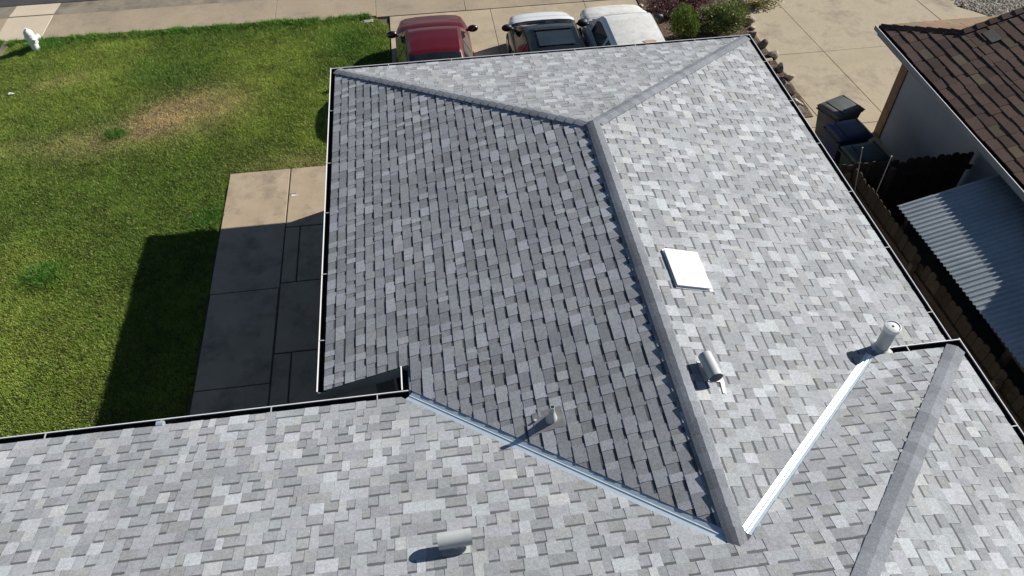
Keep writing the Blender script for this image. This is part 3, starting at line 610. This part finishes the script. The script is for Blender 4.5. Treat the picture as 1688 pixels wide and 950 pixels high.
# ---------------------------------------------------------------- parked cars
def car(name, loc, label, paint, hood, roof, W=.9, front=2.32, rear=-2.3, belt=.93, top=1.45, hoodz=.86, st=None, shade=False, hoodpanel=None):
    root = empty(name, loc, 0, label, 'car', 'cars parked on the driveway')
    yw, yrf, yrr, yrb = st                            # windscreen foot, roof front, roof rear, rear glass foot
    ys = [rear, rear+.06, rear+.3, rear+.75, yrb-.05, 0., yw, yw+.3, front-.55, front-.22, front-.06, front]
    ws = [.70, .86, .95, .985, 1., 1., 1., .99, .96, .90, .80, .60]
    tr = belt+.02
    zt = [tr-.38, tr-.16, tr-.05, tr, belt+.01, belt, belt, hoodz+.04, hoodz-.03, hoodz-.09, hoodz-.2, hoodz-.36]
    def sect(y, w, z):
        w *= W; zb = .2
        h = [(0, z+.03), (w*.45, z+.022), (w*.78, z-.005), (w*.92, z-.05), (w*.985, z-.16), (w, z-.33 if z > .7 else z*.6), (w*.985, .36), (w*.93, zb), (0, zb)]
        full = [(-x, q) for x, q in h[::-1]][:-1]+h
        return [(x, y, q) for x, q in full]
    # smooth station interpolation
    T = np.linspace(0, len(ys)-1, 45); Y = np.interp(T, range(len(ys)), ys); Wd = np.interp(T, range(len(ys)), ws); Z = np.interp(T, range(len(ys)), zt)
    sm = lambda a: np.concatenate([[a[0]], (a[:-2]+2*a[1:-1]+a[2:])/4, [a[-1]]])
    Wd, Z = sm(Wd), sm(sm(Z)); n = 17; mb = MB(); V = []
    for y, w, z in zip(Y, Wd, Z): V += sect(y, w, z)
    F = [(j*n+i, j*n+i+1, (j+1)*n+i+1, (j+1)*n+i) for j in range(44) for i in range(n-1)]+[tuple(range(n)), tuple(range(45*n-1, 44*n-1, -1))]
    body = mb.add(V, F).build('body', paint, root, auto=50)
    if hood != paint:                                 # a bonnet skin of another colour
        hv = []; jj = [j for j in range(45) if yw+.12 < Y[j] < front-.12]
        for j in jj: hv += [(x*1., y, z+.006) for x, y, z in sect(Y[j], Wd[j], Z[j])[4:13]]
        MB().add(hv, [(a*9+i, a*9+i+1, a*9+10+i, a*9+9+i) for a in range(len(jj)-1) for i in range(8)]).build('hood', hood, root, smooth=True)
    # cabin
    us = [(yw, W*.90, belt-.02, W*.80, belt+.03), (yrf+(yw-yrf)*.12, W*.93, belt, W*.69, top-.05), (yrf-.12, W*.94, belt, W*.66, top), ((yrf+yrr)/2, W*.95, belt, W*.66, top+.01), (yrr+.1, W*.94, belt, W*.65, top-.01), (yrr, W*.93, belt, W*.64, top-.045), (yrb, W*.88, belt-.01, W*.74, belt+.04)]
    def csec(k):
        y, wb, zb_, wt, z = us[k]
        return np.array([(wb, y, zb_), (wt+.02, y, zb_+(z-zb_)*.86), (wt-.045, y, z-.008), (wt*.5, y, z+.012), (0, y, z+.02)])
    half = [csec(k) for k in range(len(us))]
    def surf(u, v):                                   # u along the cabin, v from left sill -4 .. 4 right sill
        k = min(int(u), len(us)-2); f = u-k; sec = half[k]*(1-f)+half[k+1]*f; a = 4-abs(v); i = min(int(a), 3); g = a-i; P = sec[i]*(1-g)+sec[i+1]*g
        return np.array((-P[0] if v < 0 else P[0], P[1], P[2]))
    U = np.linspace(0, len(us)-1, 37); VV = np.linspace(-4, 4, 33)
    def grid(U, VV, off=0.):
        P = np.array([[surf(u, v) for v in VV] for u in U])
        if off:
            du = np.gradient(P, axis=0); dv = np.gradient(P, axis=1); nn = np.cross(dv, du); nn /= np.linalg.norm(nn, axis=2, keepdims=True)+1e-9
            c = np.array((0, (yrf+yrr)/2, belt*.8)); s_ = np.sign(((P-c)*nn).sum(2, keepdims=True)); P = P+nn*s_*off
        a, b = len(U), len(VV)
        return MB().add(P.reshape(-1, 3), [(i*b+j, i*b+j+1, (i+1)*b+j+1, (i+1)*b+j) for i in range(a-1) for j in range(b-1)])
    grid(U, VV).build('cabin', paint, root, auto=35)
    if roof != paint: grid(np.linspace(1.35, 4.9, 12), np.linspace(-2.05, 2.05, 13), .007).build('roof_panel', roof, root, smooth=True)
    grid(np.linspace(.13, .97, 8), np.linspace(-2.35, 2.35, 13), .007).build('windscreen', 'sunshade' if shade else 'glass', root, smooth=True)
    grid(np.linspace(4.85, 5.9, 8), np.linspace(-2.3, 2.3, 13), .007).build('rear_window', 'glass', root, smooth=True)
    MB().box((-W*.74, yw-.06, belt+.01), (W*.74, yw+.05, belt+.048)).build('cowl', 'black_plastic', root, bevel=.015)
    for x0 in (-.42, .12): MB().tube((x0, yw-.02, belt+.06), (x0+.45, yw-.12, belt+.13), .008, n=6).build('wiper', 'black_plastic', root)
    for s_ in (-1, 1):
        for u0, u1 in ((.85, 2.75), (2.9, 4.7)):
            a, b = (-3.85, -3.12) if s_ < 0 else (3.12, 3.85)
            grid(np.linspace(u0, u1, 6), np.linspace(a, b, 4), .007).build('side_window', 'glass_blue', root)
        m = MB(); cx = s_*(W+.06); V = []
        for j, a in enumerate(np.linspace(0, math.pi, 7)):
            for k in range(10):
                b = 2*math.pi*k/10; V.append((cx+.13*math.cos(a)*1., yw-.18+.075*math.sin(a)*math.cos(b), belt+.08+.09*math.sin(a)*math.sin(b)))
        mi = m.add(V, [(j*10+k, j*10+(k+1) % 10, (j+1)*10+(k+1) % 10, (j+1)*10+k) for j in range(6) for k in range(10)]).build('mirror', 'black_plastic' if paint != 'red_paint' else 'dark_red', root, smooth=True)
        MB().tube((s_*(W*.9), yw-.16, belt+.03), (s_*(W-.0), yw-.17, belt+.07), .03, n=8).build('mirror_arm', 'black_plastic', mi)
        for y in (rear+.82, front-.85):
            w = MB().tube((s_*(W-.2), y, .32), (s_*(W+.005), y, .32), .32, n=24).build('wheel', 'tyre', root, auto=40); MB().tube((s_*(W-.05), y, .32), (s_*(W+.012), y, .32), .2, n=16).build('rim', 'rim', w)
        MB().box((s_*W*.62-.14, front-.2, hoodz-.36), (s_*W*.62+.14, front-.055, hoodz-.25)).build('headlight', 'lamp_clear', root, bevel=.03)
        MB().box((s_*W*.72-.14, rear+.03, tr-.26), (s_*W*.72+.14, rear+.14, tr-.12)).build('tail_light', 'lamp_red', root, bevel=.03)
        for y in (yw-.95, yw-1.9): MB().box((s_*(W+.0)-.012, y-.09, belt-.15), (s_*(W+.0)+.012, y+.09, belt-.12)).build('door_handle', paint, root, bevel=.006)
    return root
mat('dark_red', (.02, .003, .004), (.025, .004, .005), 3, rough=.25, coat=1.)
red = car('red_sedan', (1.93, 2.72, .03), 'dark red sedan parked nearest the lawn', 'red_paint', 'red_paint', 'red_paint', W=.90, front=2.34, rear=-2.3, belt=.93, top=1.44, hoodz=.90, st=(1.22, .46, -.60, -1.45))
blk = car('black_car', (4.62, 2.56, .03), 'black car with a white hood parked in the middle of the driveway', 'black_paint', 'white_car', 'black_paint', W=.86, front=2.26, rear=-2.15, belt=.93, top=1.43, hoodz=.90, st=(1.28, .34, -.95, -1.6))
MB().box((-.40, -.58, 1.458), (.40, .02, 1.466)).build('sunroof', 'glass_blue', blk, bevel=.004); MB().box((-.42, .08, 1.445), (.42, .16, 1.475)).build('wind_deflector', 'black_plastic', blk, bevel=.01)
wht = car('white_car', (6.45, 2.45, .03), 'white car with faded chalky roof and rust patch parked beside the planting bed', 'white_car', 'faded_white', 'faded_white', W=.87, front=2.38, rear=-2.3, belt=.95, top=1.46, hoodz=.93, st=(1.3, .62, -1.25, -1.8), shade=True)
MB().add([(.02, -.66, 1.4965), (.12, -.63, 1.496), (.3, -.62, 1.489), (.36, -.68, 1.487), (.28, -.74, 1.489), (.1, -.74, 1.4965)], [(0, 1, 2, 3, 4, 5)]).build('rust_patch', 'rust', wht)

# ---------------------------------------------------------------- fire hydrant
hy = empty('fire_hydrant', (-8.2, 6.2, 0), R(-35), 'white fire hydrant on the lawn beside the sidewalk', 'fire hydrant')
MB().lathe([(.0, 0), (.15, 0), (.15, .03), (.10, .035), (.095, .1), (.095, .38), (.12, .39), (.12, .42), (.10, .43)], 20).build('barrel', 'hydrant_paint', hy, auto=40)
MB().lathe([(.115, .43), (.118, .46), (.10, .53), (.06, .575), (.03, .585), (.03, .62), (0, .62)], 20).build('bonnet', 'hydrant_paint', hy, auto=40)
for a, r, l in ((0, .05, .17), (180, .05, .17), (90, .065, .19)):
    d = Vector((math.cos(R(a)), math.sin(R(a)), 0)); n_ = MB().tube(d*.08+Vector((0, 0, .30)), d*l+Vector((0, 0, .30)), r, n=14).build('nozzle', 'hydrant_paint', hy, auto=40)
    MB().tube(d*(l+.001)+Vector((0, 0, .30)), d*(l+.03)+Vector((0, 0, .30)), r*1.15, r, n=14).build('nozzle_cap', 'hydrant_paint', n_, auto=40)

# ---------------------------------------------------------------- rocks along the bed
def rock(loc, r, m, label, seed):
    r = tuple(c*.84 for c in r); loc = (loc[0]-.07, loc[1])
    g = np.random.default_rng(seed); n = 10; V = []; F = []
    for j in range(n+1):
        for k in range(14):
            a = math.pi*j/n; b = 2*math.pi*k/14; V.append((math.sin(a)*math.cos(b), math.sin(a)*math.sin(b), math.cos(a)))
    V = np.array(V); Q = V.copy()
    for _ in range(14):                              # random facets
        d = g.normal(size=3); d /= np.linalg.norm(d); c = g.uniform(.35, .75); t = np.clip(Q@d-c, 0, None); Q -= np.outer(t, d)
    Q *= np.array((r[0], r[1], r[2])); ang = g.uniform(0, 6.28); c, s_ = math.cos(ang), math.sin(ang); Q[:, :2] = Q[:, :2]@np.array(((c, s_), (-s_, c)))
    F = [(j*14+k, j*14+(k+1) % 14, (j+1)*14+(k+1) % 14, (j+1)*14+k) for j in range(n) for k in range(14)]
    o = MB().add(Q, F).build('border_rock', m, None, auto=35); o.location = (loc[0], loc[1], r[2]*.5+.03)
    tag(o, label, 'rock', 'rocks edging the planting bed')
RK = [((10.30, 4.72), (.27, .2, .2), 'rock', 'rounded pale rock under the loose green shrub at the bed corner'),
      ((10.38, 4.42), (.16, .13, .12), 'rock', 'small tan rock just below the corner rock of the bed'),
      ((10.22, 4.02), (.2, .16, .16), 'rock_dark', 'dark grey rock at the far corner of the roof, beyond the gutter'),
      ((10.30, 3.52), (.2, .25, .26), 'rock_dark', 'tall dark grey rock standing in the bed border'),
      ((10.36, 3.08), (.24, .17, .17), 'rock', 'orange tan rock leaning against the driveway edge'),
      ((10.18, 2.84), (.15, .13, .12), 'rock', 'little brown rock behind the orange tan one'),
      ((10.34, 2.46), (.19, .15, .16), 'rock_dark', 'dark brown rock halfway along the bed border'),
      ((10.42, 2.08), (.22, .14, .13), 'rock', 'flat beige rock overhanging the driveway joint'),
      ((10.22, 1.86), (.16, .14, .13), 'rock_dark', 'small dark rock just before the pale square rock'),
      ((10.22, 1.46), (.28, .2, .2), 'rock', 'pale square sunlit rock in the lower border'),
      ((10.18, 1.02), (.24, .18, .17), 'rock', 'tan rock second from the near end of the border'),
      ((10.16, .66), (.2, .16, .15), 'rock', 'last tan rock at the near end of the border'),
      ((7.95, 5.38), (.24, .17, .12), 'rock', 'flat whitish stone beside the white car'),
      ((7.72, 5.98), (.2, .13, .12), 'rock', 'tan stone at the driveway corner of the bed')]
for i, (l, r, m, lb) in enumerate(RK): rock(l, r, m, lb, i+3)

# ---------------------------------------------------------------- shrubs
def leaves(n, rad, size, cols, seed, shell=.55, up=.3, aspect=2.2, zbase=.0, lumps=0):
    g = np.random.default_rng(seed); d = g.normal(size=(n, 3)); d /= np.linalg.norm(d, axis=1, keepdims=True); d[:, 2] = np.abs(d[:, 2])*g.choice((1, 1, -.6), n)
    rr = (shell+(1-shell)*g.random(n)**.6)
    if lumps:
        c = g.normal(size=(lumps, 3)); c /= np.linalg.norm(c, axis=1, keepdims=True); k = np.argmax(d@c.T, 1); cl = (d*c[k]).sum(1); rr *= .52+.68*np.clip((cl-.6)/.4, 0, 1)*g.uniform(.8, 1.15, lumps)[k]
    P = d*rr[:, None]*np.array(rad); P[:, 2] += rad[2]*.75+zbase
    P[:, 2] = np.maximum(P[:, 2], .02)
    t = d+g.normal(size=(n, 3))*.7; t[:, 2] += up; t /= np.linalg.norm(t, axis=1, keepdims=True); b = np.cross(t, g.normal(size=(n, 3))); b /= np.linalg.norm(b, axis=1, keepdims=True)
    s = size*g.uniform(.6, 1.3, n)[:, None]; w = s/aspect
    V = np.stack([P, P+t*s*.5+b*w*.5, P+t*s, P+t*s*.5-b*w*.5], 1).reshape(-1, 3); F = np.arange(4*n).reshape(-1, 4)
    cc = np.array(cols)[g.integers(0, len(cols), n)]*g.uniform(.7, 1.3, (n, 1))
    return np_mesh('foliage', V, F, cc)
def shrub(name, loc, rad, n, size, cols, label, seed, cat='shrub', **k):
    o = empty(name, (*loc, .05), 0, label, cat, 'shrubs in the planting bed')
    link('foliage', leaves(n, rad, size, cols, seed, **k), 'leaf', o)
    g = random.Random(seed); mb = MB()
    for i in range(7):
        a = g.uniform(0, 6.28); mb.tube((0, 0, 0), (math.cos(a)*rad[0]*.6, math.sin(a)*rad[1]*.6, rad[2]*1.1), .018, .005, n=6)
    mb.build('stem', 'bark', o)
GR = [(.15, .22, .04), (.22, .27, .06), (.10, .16, .035)]; PU = [(.24, .09, .13), (.30, .17, .17), (.15, .09, .10), (.30, .24, .17)]
shrub('round_shrub', (8.28, 4.2), (.37, .37, .46), 3800, .085, GR, 'dense rounded green shrub beside the white car', 1, shell=.5, up=1.1, aspect=3.2, lumps=16)
shrub('loose_shrub', (9.35, 4.35), (.62, .5, .42), 4200, .075, [(.17, .23, .06), (.24, .28, .09), (.13, .15, .07)], 'loose green shrub in the right of the planting bed', 2, shell=.3, up=.5, lumps=22)
shrub('loose_shrub', (9.95, 4.95), (.33, .36, .3), 2200, .07, [(.12, .16, .05), (.17, .19, .08)], 'smaller green shrub at the bed corner by the rounded pale rock', 3, shell=.3, up=.5, lumps=14)
shrub('purple_shrub', (8.15, 5.55), (.42, .42, .28), 3200, .06, PU, 'low purple leaved shrub behind the flat whitish stone', 4, shell=.3, lumps=16)
shrub('purple_shrub', (8.95, 5.75), (.55, .5, .30), 4200, .06, PU, 'wide purple leaved shrub at the middle of the bed', 5, shell=.3, lumps=18)
shrub('purple_shrub', (9.55, 6.2), (.45, .4, .25), 2600, .06, PU+[(.12, .1, .04)], 'purple shrub furthest right at the top of the bed', 6, shell=.3, lumps=14)
shrub('dry_weed', (10.85, 5.55), (.62, .3, .1), 800, .07, [(.32, .29, .12), (.2, .21, .07), (.4, .35, .18)], 'sprawling dry yellowish weed spilling onto the neighbouring driveway', 7, cat='weed', shell=.2, up=.1, lumps=12)

def chips(name, n, area_fn, size, cols, m, label, cat, z, seed, flat=.4):
    g = np.random.default_rng(seed); xy = area_fn(g, n); n = len(xy); base = np.array([(1, 0, 0), (-.5, .87, 0), (-.5, -.87, 0), (0, 0, 1.)])
    s = size*g.uniform(.5, 1.4, (n, 1, 1)); a = g.uniform(0, 6.28, n); c, s_ = np.cos(a), np.sin(a); B = np.repeat(base[None], n, 0)*np.array((1, 1, flat))*np.stack([g.uniform(.5, 1, (n,)), np.ones(n), np.ones(n)], -1)[:, None]
    X = B[..., 0]*c[:, None]-B[..., 1]*s_[:, None]; Y = B[..., 0]*s_[:, None]+B[..., 1]*c[:, None]
    V = np.stack([X, Y, B[..., 2]], -1)*s; V[..., 0] += xy[:, :1]; V[..., 1] += xy[:, 1:2]; V[..., 2] += z
    k = np.arange(n)[:, None]*4; F = np.concatenate([k+np.array((0, 1, 3)), k+np.array((1, 2, 3)), k+np.array((2, 0, 3))])
    cc = np.array(cols)[g.integers(0, len(cols), n)]*g.uniform(.6, 1.4, (n, 1)); cc = np.concatenate([cc]*3)
    return tag(link(name, np_mesh(name, V.reshape(-1, 3), F, cc), m), label, cat, None, 'stuff')
def bed_area(g, n):
    p = np.stack([g.uniform(7.7, 10.4, n), g.uniform(.6, 6.7, n)], 1); edge = np.interp(p[:, 1], (.6, 2.5, 4, 5, 6.7), (10.3, 10.32, 10.24, 10.3, 10.66)); return p[(p[:, 0] < edge)]
chips('bark_mulch', 16000, bed_area, .035, [(.09, .045, .035), (.14, .08, .055), (.06, .04, .035), (.2, .15, .1)], 'pebble', 'reddish brown bark mulch covering the planting bed', 'mulch', .05, 3)
def grav(g, n):
    p = np.stack([g.uniform(16.2, 24, n), g.uniform(1.5, 9, n)], 1); return p[(p[:, 0]-16.35 > (4.6-p[:, 1])*.9)&(p[:, 1] > 2)|(p[:, 0] > 18.5)]
tag(MB().prism([(16.15, 6.7), (16.35, 4.6), (16.9, 3.9), (18.3, 2.4), (19, -.2), (30, -.2), (30, 6.7)], -.05, .04).build('gravel_bed', 'dirt'), kind='structure')
chips('gravel', 26000, grav, .045, [(.22, .2, .17), (.3, .28, .24), (.14, .13, .12), (.4, .37, .32)], 'pebble', 'grey gravel beyond the brown roof', 'gravel', .04, 4, .7)
tag(MB().prism([(.16, 6.30), (.42, 6.31), (.42, 6.47), (.16, 6.46)], -.02, .03).build('meter_lid', 'lid_grey', bevel=.02), 'pale concrete meter lid set in the lawn corner by the driveway', 'meter lid')

# ---------------------------------------------------------------- grass
def vnoise(x, y, sc, seed):
    g = np.random.default_rng(seed); T = g.random((64, 64)); u = x*sc; v = y*sc; i = np.floor(u).astype(int); j = np.floor(v).astype(int); f = u-i; h = v-j; f = f*f*(3-2*f); h = h*h*(3-2*h)
    t = lambda a, b: T[a % 64, b % 64]
    return (t(i, j)*(1-f)+t(i+1, j)*f)*(1-h)+(t(i, j+1)*(1-f)+t(i+1, j+1)*f)*h
def blob(x, y, cx, cy, a, b, ang):
    c, s = math.cos(ang), math.sin(ang); u = ((x-cx)*c+(y-cy)*s)/a; v = (-(x-cx)*s+(y-cy)*c)/b; return np.exp(-(u*u+v*v))
def grass(name, n, x0, x1, y0, y1, label, seed, keep):
    g = np.random.default_rng(seed); x = g.uniform(x0, x1, n); y = g.uniform(y0, y1, n)
    m = keep(x, y); x, y = x[m], y[m]; n = len(x)
    f1 = .6*vnoise(x, y, .45, 1)+.3*vnoise(x, y, 1.3, 2)+.25*vnoise(x, y, 4., 3); f2 = .6*vnoise(x, y, 1.1, 5)+.4*vnoise(x, y, 3.3, 6); f3 = vnoise(x, y, 7., 8)
    wob = .55+.9*f2
    dry = np.clip((1.05*blob(x, y, -4.0, 2.85, 1.2, .78, .35)+.72*blob(x, y, -5.3, 2.15, 1.2, .5, .45)+.35*blob(x, y, -7.2, 4.6, .7, .35, .2)+.3*blob(x, y, -7.1, 2., 1.3, .4, .2)+.35*blob(x, y, -1.3, .6, 1.2, .35, 0.))*wob, 0, 1)
    lush = np.clip(1.5*blob(x, y, -5.42, 2.18, .28, .2, 0)+1.4*blob(x, y, -5.85, -2.15, .4, .3, 0)+1.5*blob(x, y, -2.95, -1.0, .34, .28, 0)+1.2*blob(x, y, -7.9, 6.35, .6, .3, 0)+.9*np.exp(-((y-6.6)/.22)**2)*(f3 > .35)+.7*blob(x, y, -.2, 5.4, .8, .9, 0)+.4*blob(x, y, -4.4, 4.4, 1.3, .5, 0), 0, 1)
    k = np.clip((f1-.36)*2.2, 0, 1)[:, None]
    col = np.array((.185, .285, .050))*(1-k)+np.array((.325, .415, .080))*k
    col = col*(1-dry[:, None]*.95)+np.array((.66, .53, .29))*dry[:, None]*.95
    l_ = lush[:, None]; col = col*(1-l_)+np.array((.10, .25, .035))*l_
    cl = .5*vnoise(x, y, 2.3, 12)+.5*vnoise(x, y, 9., 13); col *= (g.uniform(.78, 1.2, n)*(.68+.64*cl))[:, None]
    st = (g.random(n) < .06)[:, None]; col = np.where(st, np.array((.55, .48, .23)), col)
    tall = (.016+.028*g.random(n)+.036*cl)*(1-.4*dry)*(1+1.3*lush); w = g.uniform(.006, .011, n)
    a = g.uniform(0, 6.283, n); lean = g.uniform(.2, 1.1, n)*tall; b = g.uniform(0, 6.283, n)
    P = np.stack([x, y, np.full(n, -.003)], 1); e = np.stack([np.cos(a)*w, np.sin(a)*w, np.zeros(n)], 1)
    tip = P+np.stack([np.cos(b)*lean, np.sin(b)*lean, tall], 1)
    V = np.stack([P-e, P+e, tip], 1).reshape(-1, 3)
    return tag(link(name, np_mesh(name, V, np.arange(3*n).reshape(-1, 3), col), 'grass'), label, 'grass', None, 'stuff')
def on_lawn(x, y):
    e = .05*np.sin(x*5.1)+.04*np.sin(x*11.7)
    m = (y < 6.72+e*.6)&~((x > -2.70+.03*np.sin(y*6))&(y < .36+e*.5)); m &= ~((x > .82)|((x > .3)&(y > 6.66-(x-.3)*1.1*(y > 6.)))); m &= ~((x > .06)&(x < .48)&(y > 6.24)&(y < 6.52)&(np.random.default_rng(1).random(len(x)) < .85))
    return m
grass('lawn_grass', 1000000, -9.0, .86, -7.6, 6.85, 'mown green lawn with yellow patches and a bare straw coloured strip', 5, on_lawn)
grass('neighbour_grass', 60000, -11.0, -9.16, 3.5, 6.75, 'small patch of dry grass left of the edging strip', 6, lambda x, y: x < 9)
o = MB().add([(-.07, -.03, .05), (.02, -.05, .075), (.08, .0, .05), (.01, .03, .06), (-.06, .04, .075)], [(0, 1, 3, 4), (1, 2, 3)]).build('litter_scrap', 'white_paint'); o.location = (-8.22, 4.16, 0)
tag(o, 'crumpled white scrap of litter lying on the lawn', 'litter')
